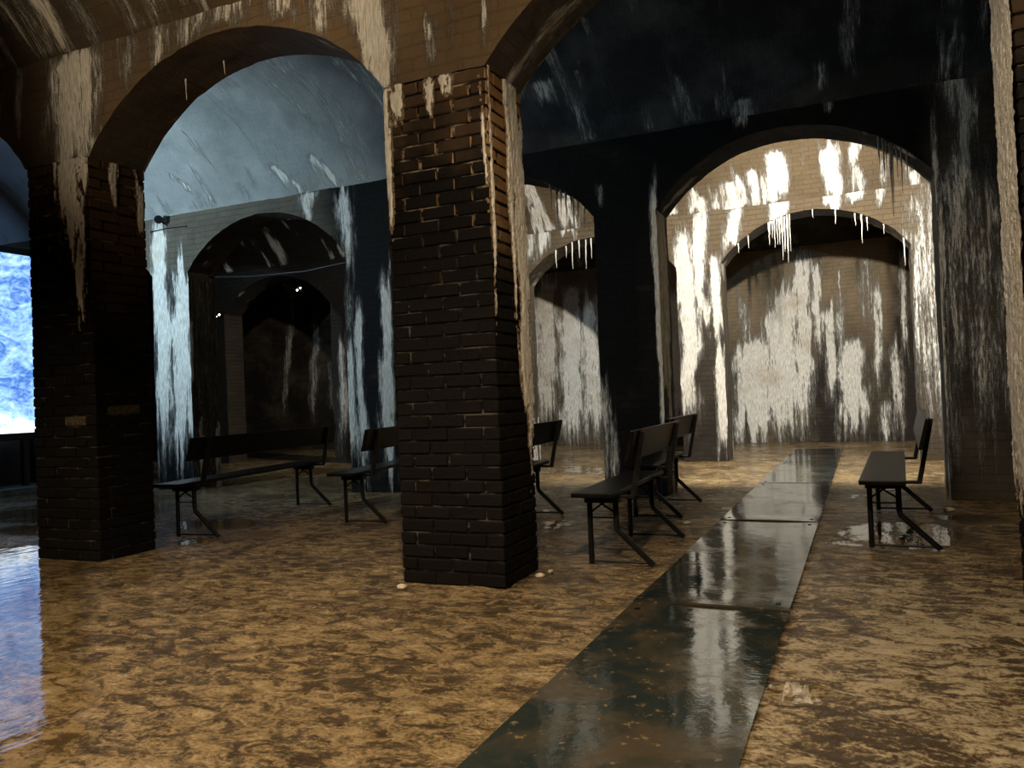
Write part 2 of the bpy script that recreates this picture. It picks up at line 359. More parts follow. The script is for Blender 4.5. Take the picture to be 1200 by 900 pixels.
RUNS_REAR = [(-2.50,3.61,-2.56,0.55,0.18,0.14,1.2),(-2.62,1.65,-2.62,0.42,0.06,0.05,.9),(-2.05,3.22,-2.06,1.88,0.09,0.10,1.1),(-2.05,1.88,-2.05,0.07,0.08,0.10,1.1),(-2.28,4.06,-2.33,1.62,0.16,0.09,1.0),(-1.07,3.99,-1.07,3.61,0.20,0.17,1.25),(-1.66,3.94,-1.79,3.19,0.13,0.13,1.0),(-0.31,4.11,-0.30,3.7,0.16,0.12,1.25),(-0.02,4.07,0.01,3.7,0.16,0.09,1.0),(0.32,4.02,0.36,3.60,0.10,0.06,.8),(0.98,3.93,0.98,0.15,0.42,0.42,.62),(0.75,2.91,0.74,0.84,0.07,0.07,.7),(-4.86,4.19,-4.95,3.45,0.14,0.11,1.1),(-4.42,4.15,-4.50,3.75,0.18,0.15,1.25),(-5.15,4.00,-5.20,3.27,0.10,0.10,.8),(-5.40,3.13,-5.42,0.4,0.06,0.06,1.0),(-5.8,3.3,-5.85,.5,.12,.1,.9),(-3.4,4,-3.4,3.4,.12,.1,1),(-2.9,4,-2.9,3.2,.1,.1,1),(-9.2,2.2,-9.2,.2,.1,.16,.8),(-9.0,3.5,-9.0,1.2,.06,.05,.7),(-12.3,2.4,-12.3,.3,.14,.12,.9),(-12.6,2.9,-12.6,1,.06,.06,.7)]
RUNS_BACK = [(-2.01,2.08,-2.17,0.2,0.44,0.58,1.15),(-1.47,3.00,-1.53,0.15,0.36,0.43,1.15),(-1.03,3.73,-1.13,0.2,0.22,0.23,1.0),(-2.13,3.15,-2.24,1.92,0.17,0.17,.55),(-0.76,3.53,-0.81,1.32,0.10,0.10,1.0),(-0.56,2.66,-0.59,0.63,0.11,0.11,1.1),(-0.16,1.96,-0.26,0.2,0.25,0.31,1.15),(-0.34,3.15,-0.41,1.13,0.12,0.12,.7),(0.14,3.60,0.02,1.95,0.18,0.15,.55),(0.29,3.09,0.25,0.77,0.09,0.11,.9),(0.77,3.54,0.76,1.57,0.07,0.07,1.0),(0.59,1.91,0.55,0.27,0.12,0.15,.8),(0.37,0.77,0.37,0.19,0.12,0.15,.8),(-6.54,3.75,-6.69,0.2,0.29,0.29,1.0),(-5.98,3.50,-6.07,0.15,0.28,0.37,1.1),(-5.54,3.27,-5.57,0.2,0.24,0.28,1.0),(-6.81,3.48,-6.95,0.34,0.17,0.17,.8),(-4.94,3.40,-4.98,0.30,0.39,0.39,1.0),(-7.40,3.63,-7.55,0.35,0.30,0.30,.9),(-13.80,3.6,-14.26,0.60,0.11,0.11,.6),(-12.97,3.5,-13.27,0.80,0.14,0.16,.6),(-12.40,2.32,-12.60,0.78,0.21,0.21,.5),(-3.6,3.2,-3.6,.3,.3,.3,1),(-4.3,3.4,-4.3,.3,.2,.25,1)]
RUNS_BACK = [(a, b, c, d - 0.3 if d < 0.5 else d, e, f, g) for a, b, c, d, e, f, g in RUNS_BACK]
def tone_const(v): return lambda x, z: np.full_like(x, v)
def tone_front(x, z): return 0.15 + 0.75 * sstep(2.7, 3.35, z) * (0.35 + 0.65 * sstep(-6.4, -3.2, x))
def tone_mid(x, z): return -0.05 + 0.45 * sstep(0.5, 0.9, x) + 0.65 * (1 - sstep(-7.0, -5.9, x)) * sstep(2.9, 3.2, z)  # left spandrel lightened as lit, unlit dark of the rest deepened in tone
def tone_rear(x, z): return (0.05 + 0.25 * sstep(1.2, 2.9, z) + 0.45 * sstep(2.9, 3.2, z)) * (-0.2 + 1.2 * sstep(-7, -5.5, x)) + 0.35 * sstep(0.5, 0.8, x)  # left stretch darkened, its lack of light is put into the tone
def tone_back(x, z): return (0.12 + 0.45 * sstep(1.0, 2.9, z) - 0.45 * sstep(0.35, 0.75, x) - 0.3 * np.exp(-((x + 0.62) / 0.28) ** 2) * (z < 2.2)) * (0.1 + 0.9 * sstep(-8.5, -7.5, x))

def pier_surface(s, k, yf, runs, tone, st):
    """four faces of the pier right of opening k"""
    xa = X0 + k * PITCH + OPEN; xb = xa + PIER; yb = yf + DEPTH
    zs = np.linspace(-0.02, SPRING, max(3, int(SPRING / st)))
    for axis, c, a, b, fl in (('y', yf, xa, xb, False), ('y', yb, xa, xb, True), ('x', xa, yf, yb, True), ('x', xb, yf, yb, False)):
        us = np.linspace(a, b, max(3, int((b - a) / st))); U, Z = np.meshgrid(us, zs)
        P = disp(np.stack([U, np.full_like(U, c), Z] if axis == 'y' else [np.full_like(U, c), U, Z], -1))
        X = P[..., 0]
        if axis == 'y' and not fl: L = streaks(runs, U, Z)
        elif axis == 'y' or not runs: L = 0 * U
        else: L = 0.25 + 0.5 * (vnoise(U * 6, Z * .5, 0 * U + k, 3) > .62)
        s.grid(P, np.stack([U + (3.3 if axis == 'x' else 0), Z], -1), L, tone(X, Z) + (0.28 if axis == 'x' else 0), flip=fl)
def plain_pier(k, yf, runs, tone, mat, st, label):
    s = Surf(); pier_surface(s, k, yf, runs, tone, st)
    return tag(s.build('rendered_pier', mat), label, 'pillar', 'piers of the cistern grid')

TRIM = []
def arcade(name, yf, runs, tone, mat, step, back_step=0.12, piers=()):
    """spandrel wall above the springing: faces, soffits"""
    s = Surf(); yb = yf + DEPTH; zt = VSPR + 0.06
    for y, st, fl in ((yf, step, False), (yb, back_step if back_step else step, True)):
        segs = [(XL, X0 + KS[0] * PITCH, None)]
        for k in KS:
            a = X0 + k * PITCH
            segs += [(a, a + OPEN, k), (a + OPEN, a + PITCH, None)]
        for a, b, k in segs:
            n = max(2, int((b - a) / st) + 1); xs = np.linspace(a, b, n)
            m = max(4, int(0.8 / st)); v = np.linspace(0, 1, m)[:, None]
            zb = arch_z(xs, k) if k is not None else np.full(n, SPRING)
            Z = zb[None] + (zt - zb[None]) * v; X = np.repeat(xs[None], m, 0)
            P = disp(np.stack([X, np.full_like(X, y), Z], -1))
            s.grid(P, np.stack([X, Z], -1), streaks(runs, X, Z) if not fl else None, tone(X, Z), flip=fl)
    th0 = math.asin(OPEN / 2 / RAD)
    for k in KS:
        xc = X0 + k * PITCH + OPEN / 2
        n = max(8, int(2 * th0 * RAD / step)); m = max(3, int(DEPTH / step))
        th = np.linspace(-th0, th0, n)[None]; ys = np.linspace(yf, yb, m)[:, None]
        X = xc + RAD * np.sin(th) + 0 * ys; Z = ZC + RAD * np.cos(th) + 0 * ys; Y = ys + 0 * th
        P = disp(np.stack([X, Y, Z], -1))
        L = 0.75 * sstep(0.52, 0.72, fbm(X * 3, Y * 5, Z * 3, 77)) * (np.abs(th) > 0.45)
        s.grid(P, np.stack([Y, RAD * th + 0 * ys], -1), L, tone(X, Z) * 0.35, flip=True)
    for k in piers:
        q = Surf(); pier_surface(q, k, yf, [], tone, 0.12); TRIM.append(1); tag(q.build('trim_%d' % len(TRIM), mat), kind='structure')
    return tag(s.build(name, mat), kind='structure')

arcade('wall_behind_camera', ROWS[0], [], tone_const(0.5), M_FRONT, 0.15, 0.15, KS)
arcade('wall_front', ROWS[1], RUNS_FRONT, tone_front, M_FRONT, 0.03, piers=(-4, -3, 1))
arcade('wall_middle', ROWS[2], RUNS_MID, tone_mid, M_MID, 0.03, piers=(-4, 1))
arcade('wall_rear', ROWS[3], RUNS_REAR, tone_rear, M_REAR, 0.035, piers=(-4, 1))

# end walls
def flat_wall(name, axis, c, a, b, z0, z1, st, runs, tone, mat, flip):
    s = Surf(); xs = np.linspace(a, b, max(2, int((b - a) / st))); zs = np.linspace(z0, z1, max(2, int((z1 - z0) / st)))
    X, Z = np.meshgrid(xs, zs)
    P = np.stack([X, np.full_like(X, c), Z] if axis == 'y' else [np.full_like(X, c), X, Z], -1)
    s.grid(disp(P, 0.014), np.stack([X, Z], -1), streaks(runs, X, Z) if runs else 0.7 * sstep(0.55, 0.7, fbm(X * 5, Z * 0.7, 0 * X, 5)), tone(X, Z), flip=flip)
    return tag(s.build(name, mat), kind='structure')
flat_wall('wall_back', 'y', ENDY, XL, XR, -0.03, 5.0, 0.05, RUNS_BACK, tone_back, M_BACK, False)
flat_wall('wall_left', 'x', XL, REARY, ENDY, -0.03, 5.0, 0.12, None, tone_const(0.3), M_MID, False)
flat_wall('wall_right', 'x', XR, REARY, ENDY, -0.03, 5.0, 0.15, None, tone_const(0.3), M_MID, True)
flat_wall('wall_rearmost', 'y', REARY, XL, XR, -0.03, 5.0, 0.15, None, tone_const(0.4), M_FRONT, True)

# vaults (streak lists: x, arc metres above the far springing)
VR = None
def vault(name, ya, yb, runs, tone, mat, st, gk=0.5):
    s = Surf(); half = (yb - ya) / 2; R = (half ** 2 + VRISE ** 2) / (2 * VRISE); zc = VSPR + VRISE - R; th0 = math.asin(half / R)
    th = np.linspace(th0, -th0, int(2 * th0 * R / st))[:, None]; xs = np.linspace(XL, XR, int((XR - XL) / st))[None]
    X = xs + 0 * th; Y = (ya + yb) / 2 + R * np.sin(th) + 0 * xs; Z = zc + R * np.cos(th) + 0 * xs
    S = (th0 - th) * R + 0 * xs
    L = streaks(runs, X, S)
    gen = gk * sstep(0.56, 0.74, fbm(X * 6, S * 1.1, 0 * X, 31)) * (S > 0.02)
    s.grid(disp(np.stack([X, Y, Z], -1), 0.012), np.stack([X, S], -1), np.maximum(L, gen), tone(X, S), flip=True)
    return tag(s.build(name, mat), kind='structure')
RV01 = [(x, 0.9 + 0.5 * (i % 3) * 0.5, x + 0.05, -0.1, 0.09 + 0.05 * (i % 2), 0.12, 0.55 + 0.12 * (i % 4)) for i, x in enumerate(np.arange(-6.6, -2.2, 0.34))]
RV12 = [(-6.95, .45, -6.6, -.05, .08, .15, 1), (-6.25, .42, -6.05, -.05, .06, .14, 1), (-7.6, .3, -7.5, 0, .05, .08, .6), (-8.6, .55, -8.3, .15, .06, .06, .8), (0, .6, 0, .15, .06, .04, .7), (-.25, .4, -.25, .1, .06, .04, .7), (-3.05, .8, -3.05, .45, .16, .1, .75), (-2.6, .9, -2.6, .6, .04, .03, .7), (-1.02, .18, -1.02, -.05, .11, .1, .8), (.85, .5, .85, -.05, .1, .1, .7)]
RV23 = [(-1.07, .85, -1.07, -.1, .13, .26, 1.25), (-.31, 1.0, -.31, -.1, .13, .16, 1.2), (-1.75, .45, -1.75, -.1, .14, .18, 1.0), (-2.25, .35, -2.25, -.1, .16, .18, 1.0), (-1.4, .6, -1.4, -.1, .1, .12, .9), (0.05, .4, .05, -.1, .1, .14, .9), (.4, .5, .4, 0, .06, .08, .7), (.75, .3, .8, -.1, .1, .16, .9), (-4.45, .6, -4.45, -.1, .14, .24, 1.1), (-4.95, .5, -4.95, -.1, .12, .16, 1.0), (-3.6, .5, -3.6, -.1, .2, .2, 1.0)]
vault('ceiling', ROWS[1] + DEPTH, ROWS[2], RV12, lambda x, s: 0.02 + 0.75 * (1 - sstep(-6.2, -4.2, x)), M_VAULT, 0.05)  # left lightened, right darkened: the bay's lighting contrast is partly in the tone
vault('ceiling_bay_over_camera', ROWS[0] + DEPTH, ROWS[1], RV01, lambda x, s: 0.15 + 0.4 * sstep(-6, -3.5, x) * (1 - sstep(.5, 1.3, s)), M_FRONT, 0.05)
vault('ceiling_lit_bay', ROWS[2] + DEPTH, ROWS[3], RV23, lambda x, s: -0.1 + 0.85 * sstep(-7, -5.6, x), M_REAR, 0.05, 0.9)  # tone drops to the left to shade the far end of the bay
vault('ceiling_last_bay', ROWS[3] + DEPTH, ENDY, [], tone_const(0.2), M_MID, 0.12)
vault('ceiling_bay_behind', REARY, ROWS[0], [], tone_const(0.3), M_FRONT, 0.2)

# floor
def build_floor():
    s = Surf()
    pds = [(0.22, 6.55, .55, .75, 1), (-0.12, 6.1, .3, .12, .9), (0.75, 7.4, .4, .4, .8), (-0.28, 3.1, .2, .18, .8), (-1.45, 6.4, .2, .3, .5), (-2.95, 7.2, .3, .5, .6), (-5.9, 6.0, .8, .5, .8), (-6.0, 4.6, .5, .8, .8), (-5.3, 5.2, .3, .3, .8), (-4.6, 3.9, .2, .25, .7), (-6.4, 4.2, .8, .6, 1.1), (-5.5, 3.6, .55, .7, 1.25), (-5.0, 3.25, .5, .6, 1.2), (-4.6, 3.0, .45, .55, 1.2), (-4.2, 2.75, .42, .5, 1.15), (-3.8, 2.5, .4, .45, 1.15), (-3.4, 2.22, .4, .42, 1.1), (-3.05, 1.98, .36, .4, 1.05), (-2.7, 1.75, .34, .36, 1.0), (-4.2, 7.2, .5, .8, .7), (-8.5, 6.5, 2.2, 1.5, .75), (-7.5, 5.4, 1.0, .5, .8), (0.2, 9.2, .5, .4, .6), (-1.5, 11.2, .4, .6, .5), (-6.8, 8.0, 1.0, .6, .6), (-3.6, 10.5, 1.2, .8, .4)]
    for (x0, x1, y0, y1, st) in ((-8.5, XR, 1.5, ENDY, 0.045), (XL, -8.5, 1.5, ENDY, 0.12), (XL, XR, REARY, 1.5, 0.2)):
        xs = np.linspace(x0, x1, int((x1 - x0) / st)); ys = np.linspace(y0, y1, int((y1 - y0) / st)); X, Y = np.meshgrid(xs, ys)
        W = 0.18 * sstep(0.45, 0.75, fbm(X * 0.8, Y * 0.8, 0 * X, 90, 3)) + 0.40 * sstep(4.6, 5.4, Y) * (1 - sstep(-2.6, -1.9, X)) + 0.30 * sstep(5.0, 7.0, Y) * sstep(-2.6, -1.9, X)
        for px, py, rx, ry, k in pds:
            W = np.maximum(W, k * np.exp(-(((X - px) / rx) ** 2 + ((Y - py) / ry) ** 2)))
        Z = (fbm(X * 7, Y * 9, 0 * X, 95, 3) - 0.5) * 0.026 * (1 - np.clip(W * 1.3, 0, 1))
        T = 0.35 + 0.4 * sstep(-1.5, 0.3, X) * (1 - sstep(4.5, 6.5, Y))
        s.grid(np.stack([X, Y, Z], -1), np.stack([X, Y], -1), W, T)
    return tag(s.build('floor', M_FLOOR), kind='structure')
build_floor()

# ------------------------------------------------------------------ piers
PL = {(2, -3): 'pier with blue-white lime runs behind the left end of the long black bench', (2, -2): 'dark pier with three pale blue lime runs, beside the nearest brick pier', (2, -1): 'black pier standing between the two brightly lit far arches', (2, 0): 'rough grey-brown lime-coated pier behind the right-hand bench',
      (3, -3): 'dim streaked pier deep inside the left dark arch', (3, -2): 'last-arcade pier left of the small lit arch, behind the middle brick pier', (3, -1): 'white-crusted pier left of the stained end wall', (3, 0): 'peach lit pier at the right of the stained end wall'}
for (r, k), lab in PL.items():
    if r == 2: plain_pier(k, ROWS[2], RUNS_MID, tone_mid, M_MID, 0.03, lab)
    else: plain_pier(k, ROWS[3], RUNS_REAR, tone_rear, M_REAR, 0.035, lab)

# brick piers of the front arcade: every brick on the two visible sides is an object
BH, BJ, BD = 0.068, 0.0115, 0.105
CP = BH + BJ
NC = 39; CP = SPRING / NC
_bm = {}
def brick_mesh(lx, ly, v):
    key = (round(lx, 3), round(ly, 3), v)
    if key in _bm: return _bm[key]
    import bmesh
    rr = random.Random(v * 31 + int(lx * 1000))
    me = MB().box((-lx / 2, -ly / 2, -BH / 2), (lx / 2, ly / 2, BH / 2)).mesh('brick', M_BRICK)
    bm = bmesh.new(); bm.from_mesh(me)
    bmesh.ops.bevel(bm, geom=list(bm.edges), offset=0.006, segments=1, affect='EDGES')
    for q in bm.verts: q.co += Vector((rr.uniform(-1, 1), rr.uniform(-1, 1), rr.uniform(-1, 1))) * 0.0028
    bm.to_mesh(me); bm.free(); _bm[key] = me
    return me

def brick_pier(xa, label, side, worn=()):
    """xa: left edge; side: which flank ('right' or 'left') the photograph shows besides the front"""
    yf = ROWS[1]; root = thing('brick_pier', label, 'pillar', (xa + PIER / 2, yf + DEPTH / 2, 0), 0, 'piers of the cistern grid')
    W, D = PIER, DEPTH; hidden = MB()
    MB().box((-W / 2 + .009, -D / 2 + .009, 0), (W / 2 - .009, D / 2 - .009, SPRING)).build('mortar_core', M_MORTAR, root)
    sgn = 1 if side == 'right' else -1
    n = 0
    for c in range(NC):
        z = BJ / 2 + c * CP + BH / 2; items = []
        if c % 2 == 0:
            l = (W - 2 * BJ) / 3
            for i in range(3):
                x = -W / 2 + l / 2 + i * (l + BJ)
                items += [(x, -D / 2 + BD / 2, l, BD, True), (x, D / 2 - BD / 2, l, BD, (i == 2) == (sgn > 0) and i in (0, 2))]
            l2 = D - 2 * BD - 2 * BJ
            items += [(s_ * (W / 2 - BD / 2), 0, BD, l2, s_ == sgn) for s_ in (-1, 1)]
        else:
            l = (D - BJ) / 2
            for s_ in (-1, 1):
                for i in range(2): items.append((s_ * (W / 2 - BD / 2), -D / 2 + l / 2 + i * (l + BJ), BD, l, s_ == sgn or i == 0))
            l2 = (W - 2 * BD - 3 * BJ) / 2
            for i in range(2):
                x = -W / 2 + BD + BJ + l2 / 2 + i * (l2 + BJ)
                items += [(x, -D / 2 + BD / 2, l2, BD, True), (x, D / 2 - BD / 2, l2, BD, False)]
        for (x, y, lx, ly, vis) in items:
            if vis:
                o = bpy.data.objects.new('brick', brick_mesh(lx, ly, random.randrange(4))); COL.objects.link(o); o.parent = root
                o.location = (x + random.uniform(-1, 1) * .0025, y + random.uniform(-1, 1) * .0035, z + random.uniform(-1, 1) * .0015)
                o.rotation_euler = (random.uniform(-1, 1) * .012, random.uniform(-1, 1) * .006, random.uniform(-1, 1) * .014)
                if n in worn:
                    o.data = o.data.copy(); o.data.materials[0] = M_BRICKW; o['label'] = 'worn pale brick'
                n += 1
            else: hidden.box((x - lx / 2, y - ly / 2, z - BH / 2), (x + lx / 2, y + ly / 2, z + BH / 2))
    tag(hidden.build('hidden_side_bricks', M_BRICK, root), kind='stuff')
    return root

def crust(name, root, axis, c, a, b, z0, z1, field, out, tone=0.2, label=None, thick=0.014, st=0.008):
    """lime crust grown on a pier face: thickness follows the run, edges taper into the bricks"""
    us = np.linspace(a, b, int((b - a) / st)); zs = np.linspace(z0, z1, int((z1 - z0) / st)); U, Z = np.meshgrid(us, zs)
    fl = field(U, Z)
    L = fl + sstep(0.02, 0.3, fl) * ((fbm(U * 34, Z * 6, 0 * U, 51, 3) - 0.5) * 1.2 + (fbm(U * 95, Z * 48, 0 * U, 52, 2) - 0.5) * 0.75)
    h = np.clip(L - 0.42, -0.08, 0.8) * thick + (L > 0.42) * fbm(U * 70, Z * 40, 0 * U, 53, 2) * 0.006
    P = np.stack([U, np.full_like(U, c) + out * h, Z] if axis == 'y' else [np.full_like(U, c) + out * h, U, Z], -1)
    P = P - np.array(root.location)
    k = (L[:-1, :-1] > .42) | (L[1:, 1:] > .42) | (L[1:, :-1] > .42) | (L[:-1, 1:] > .42)
    s = Surf(); flip = (axis == 'y') == (out > 0)
    s.grid(P, np.stack([U, Z], -1), np.clip((L - .30) * 2.6, 0, 1.3), tone(U, Z) if callable(tone) else np.full_like(U, tone), flip=flip, keep=k)
    o = s.build(name, M_CRUST, root)
    if label: o['label'] = label
    return o

XC = X0 - PIER
pc = brick_pier(XC, 'tall black brick pier in the middle foreground, white lime run down its right flank', 'right', worn=(143,))
pl = brick_pier(X0 - PITCH - PIER, 'black brick pier on the left, between the glowing screen and the long bench', 'right', worn=(69, 74))
pr = brick_pier(X0 + OPEN, 'brick pier cut by the right edge of the picture, tan lime on its flank', 'left')
yF, yB = ROWS[1], ROWS[1] + DEPTH
f1 = lambda u, z: streaks([(4.69, 3.3, 4.72, .35, .11, .07, 1.35), (4.54, 3.2, 4.60, 1.7, .05, .04, 1.15), (4.285, 3.2, 4.285, 1.2, .025, .018, 1.1), (4.76, 1.6, 4.77, .5, .03, .04, .9)], u, z)
crust('lime_crust', pc, 'x', X0 + 0.004, yF - .004, yB + .004, 0.4, SPRING, f1, 1, 0.5, 'white lime run')
f3 = lambda u, z: streaks([(-2.665, 3.12, -2.665, 2.1, .05, .02, 1.1), (-2.60, 3.1, -2.61, 2.75, .06, .02, .8), (-2.36, 3.1, -2.36, 2.9, .04, .03, .8), (-2.0, 3.12, -1.985, 2.3, .02, .015, .9), (-2.25, 3.1, -2.25, 2.95, .1, .05, .5)], u, z)
crust('lime_crust', pc, 'y', yF - 0.004, XC - .004, X0 + .004, 1.9, SPRING, f3, -1, 0.6, 'white lime run')
xl = X0 - PITCH
f4 = lambda u, z: streaks([(xl - .17, 3.12, xl - .14, 2.2, .14, .08, 1.1), (xl - .12, 2.4, xl - .13, 1.72, .05, .025, 1.0), (xl - .02, 3.1, xl - .02, 2.85, .06, .05, 1.0), (xl - .36, 3.1, xl - .36, 2.6, .03, .02, .7)], u, z)
crust('lime_crust', pl, 'y', yF - 0.004, xl - PIER, xl + .004, 1.5, SPRING, f4, -1, 0.3, 'grey-white lime run')
f5 = lambda u, z: streaks([(4.5, 3.1, 4.5, 2.75, .05, .03, .9), (4.72, 3.1, 4.72, 2.6, .04, .03, .9)], u, z)
crust('lime_crust', pl, 'x', xl + 0.004, yF, yB, 2.3, SPRING, f5, 1, 0.6, 'small lime patches')
xr = X0 + OPEN
f6 = lambda u, z: 0.95 * sstep(0.2, 1.0, z) * (0.75 + 0.5 * vnoise(u * 5, z * .6, 0 * u, 9))
crust('lime_crust', pr, 'x', xr - 0.004, yF - .004, yB + .004, 0.1, SPRING, f6, -1, 0.35, 'tan lime sheet')

# ------------------------------------------------------------------ walkway plates
seams = [-1.45, 1.33, 4.10, 6.88, 9.62, 12.33, 14.95]
plab = ['steel walkway plate behind the camera', 'nearest walkway plate, cut by the bottom of the picture, dark green and wet', 'second walkway plate, beside the near end of the left black benches', 'third walkway plate, between the right-hand bench and the far short bench', 'fourth walkway plate, under the lit far arch', 'last walkway plate, short, ending before the stained end wall']
for i in range(1, 6):
    a, b = seams[i] + .008, seams[i + 1] - .006; s = Surf()
    n, m = 14, 40; us = np.linspace(-1.165, -0.385, n); ys = np.linspace(a, b, m); U, Y = np.meshgrid(us, ys)
    lift = 0.020 + 0.009 * np.exp(-((Y - a) / .25) ** 2) * (1 if i in (2, 3) else .2) * (0.4 + np.sin((U + 1.165) / .78 * 3.14)) + 0.003 * np.sin(Y * 3 + i)
    c = np.array([-0.775, (a + b) / 2, 0])
    s.grid(np.stack([U, Y, lift], -1) - c, np.stack([U, Y], -1))
    for eu, ey, fl in ((us, np.full(n, a), True), (us, np.full(n, b), False)):
        row = 0 if fl else -1
        P = np.stack([np.stack([eu, ey, lift[row] - 0.014], -1), np.stack([eu, ey, lift[row]], -1)]) - c
        s.grid(P, P[..., :2], flip=not fl)
    for ex, col, fl in ((us[0], 0, False), (us[-1], -1, True)):
        P = np.stack([np.stack([np.full(m, ex), ys, lift[:, col] - 0.014], -1), np.stack([np.full(m, ex), ys, lift[:, col]], -1)]) - c
        s.grid(P, P[..., :2], flip=not fl)
    o = s.build('walkway_plate', M_PLATE, smooth=False); o.location = c
    tag(o, plab[i], 'walkway plate', 'plates of the floor walkway')
    for hx in (-.33, .33):
        for hy in (a + .12, b - .12):
            zz = float(lift[np.argmin(abs(ys - hy)), np.argmin(abs(us + .775 - hx))])
            q = MB().tube([(hx, hy - c[1], zz - .004), (hx, hy - c[1], zz + .0035)], 0.014, 10).build('bolt', M_STEEL, o)

# ------------------------------------------------------------------ benches
def make_bench(length, sep, label, group, loc, rz):
    """local axes: y along the bench, x from the sitter's front (0 = front foot) to the back"""
    t = thing('bench', label, 'bench', loc, rz, group); h = length / 2
    MB().box((-.05, -h, .462), (.228, h, .492)).build('seat', M_BENCH, t, bev=.006)
    # slanted backrest board
    def bk(z): return .31 + (z - .47) * .245
    p = []
    for z in (.685, .885):
        for (dx, y) in ((-.058, -h), (-.028, -h), (-.028, h), (-.058, h)): p.append((bk(z) + dx, y, z))
    bb = [p[0], p[1], p[2], p[3], p[4], p[5], p[6], p[7]]
    MB().hexa(bb).build('backrest', M_BENCH, t, bev=.008)
    for s in (-1, 1):
        y = s * sep / 2; r = .0165
        MB().box((-.026, y - .035, .405), (.205, y + .035, .462)).build('apron', M_STEEL, t, bev=.003)
        MB().tube([(0, y, .43), (0, y, .001)], r + .002, 8).build('leg', M_STEEL, t)
        MB().tube([(.178, y, .43), (.178, y, .26), (.186, y, .225), (.415, y, .004)], r + .003, 8).build('leg', M_STEEL, t)
        MB().tube([(0, y, .018), (.40, y, .018)], .0085, 6).build('foot_bar', M_STEEL, t)
        MB().tube([(0, y, .305), (.178, y, .305)], .006, 6).build('cross_bar', M_STEEL, t)
        MB().tube([(0, y, .335), (.085, y, .395), (.178, y, .335)], .008, 6).build('brace', M_STEEL, t)
        MB().tube([(.06, y, .412), (.085, y, .395), (.12, y, .412)], .007, 6).build('brace', M_STEEL, t)
        ys = y + s * .05
        b = MB(); b.box((.18, ys - .022, .442), (.32, ys + .022, .4615))
        b.hexa([(.292, ys - .02, .45), (.322, ys - .02, .445), (.322, ys + .02, .445), (.292, ys + .02, .45), (bk(.87) - .03, ys - .02, .87), (bk(.87) - .002, ys - .02, .87), (bk(.87) - .002, ys + .02, .87), (bk(.87) - .03, ys + .02, .87)])
        sup = b.build('back_support', M_STEEL, t, bev=.002)
        b2 = MB().tube([(bk(.80) - .026, ys, .80), (bk(.80) + .0, ys, .806)], .011, 8).tube([(bk(.73) - .026, ys, .73), (bk(.73) + .0, ys, .736)], .011, 8)
        b2.build('bolt', M_STEEL, sup)
    return t
G = 'black benches facing the screen'
def bench_at(fx, fy, rot, length, sep, label):
    """fx, fy: front foot of the near end"""
    a = math.radians(rot); c = Vector((fx, fy, 0)) + Vector((-math.sin(a), math.cos(a), 0)) * sep / 2
    return make_bench(length, sep, label, G, (c.x, c.y, .004), a)
bench_at(-5.66, 5.32, 7.5, 2.5, 1.98, 'long black bench with backrest standing between the left brick pier and the middle pier')
bench_at(-4.53, 6.27, 7.5, 2.5, 1.98, 'black bench half hidden behind the left edge of the middle brick pier')
bench_at(-2.87, 5.06, 5.5, 2.5, 1.98, 'black bench whose end shows just right of the middle brick pier')
bench_at(-1.70, 5.05, 1.0, 1.5, 1.03, 'near short black bench to the left of the walkway')
bench_at(-1.93, 7.02, 1.5, 1.5, 1.05, 'far short black bench to the left of the walkway, behind another short bench')
bench_at(0.00, 5.97, -2.2, 2.45, 1.78, 'black bench to the right of the walkway, standing alone in a puddle')

# ------------------------------------------------------------------ screen and platform
sx = -11.75
pf = thing('stage_platform', 'low grey-green platform under the glowing blue screen', 'platform', (sx - .1, 6.65, 0))
MB().box((-.9, -1.8, 0), (.55, 1.8, .05)).build('plinth', M_PLATFORM, pf, bev=.01)
for i in range(6):
    MB().box((-.9, -1.8 + i * .6 + .004, .05), (.55, -1.8 + (i + 1) * .6 - .004, .09)).build('plank', M_PLATFORM, pf, bev=.004)
sc = thing('projection_screen', 'large screen showing a blue and white water film, at the left edge', 'screen', (sx, 6.65, .09))
pan = MB().box((-.02, -1.66, .80), (.012, 1.66, 3.52)).build('panel', M_SCREEN, sc)
fr = MB()
fr.box((-.05, -1.74, .70), (.03, 1.74, .80)); fr.box((-.05, -1.74, 3.52), (.03, 1.74, 3.62)); fr.box((-.05, -1.74, .8), (.03, -1.66, 3.52)); fr.box((-.05, 1.66, .8), (.03, 1.74, 3.52))
fr.build('frame', M_FRAME, sc)
for y in (-1.5, -.5, .5, 1.5):
    MB().box((-.06, y - .05, 0), (.02, y + .05, .70)).build('leg', M_FRAME, sc, bev=.004)
MB().box((-.30, -1.74, 0), (-.26, 1.74, .68)).build('skirt', M_FRAME, sc)

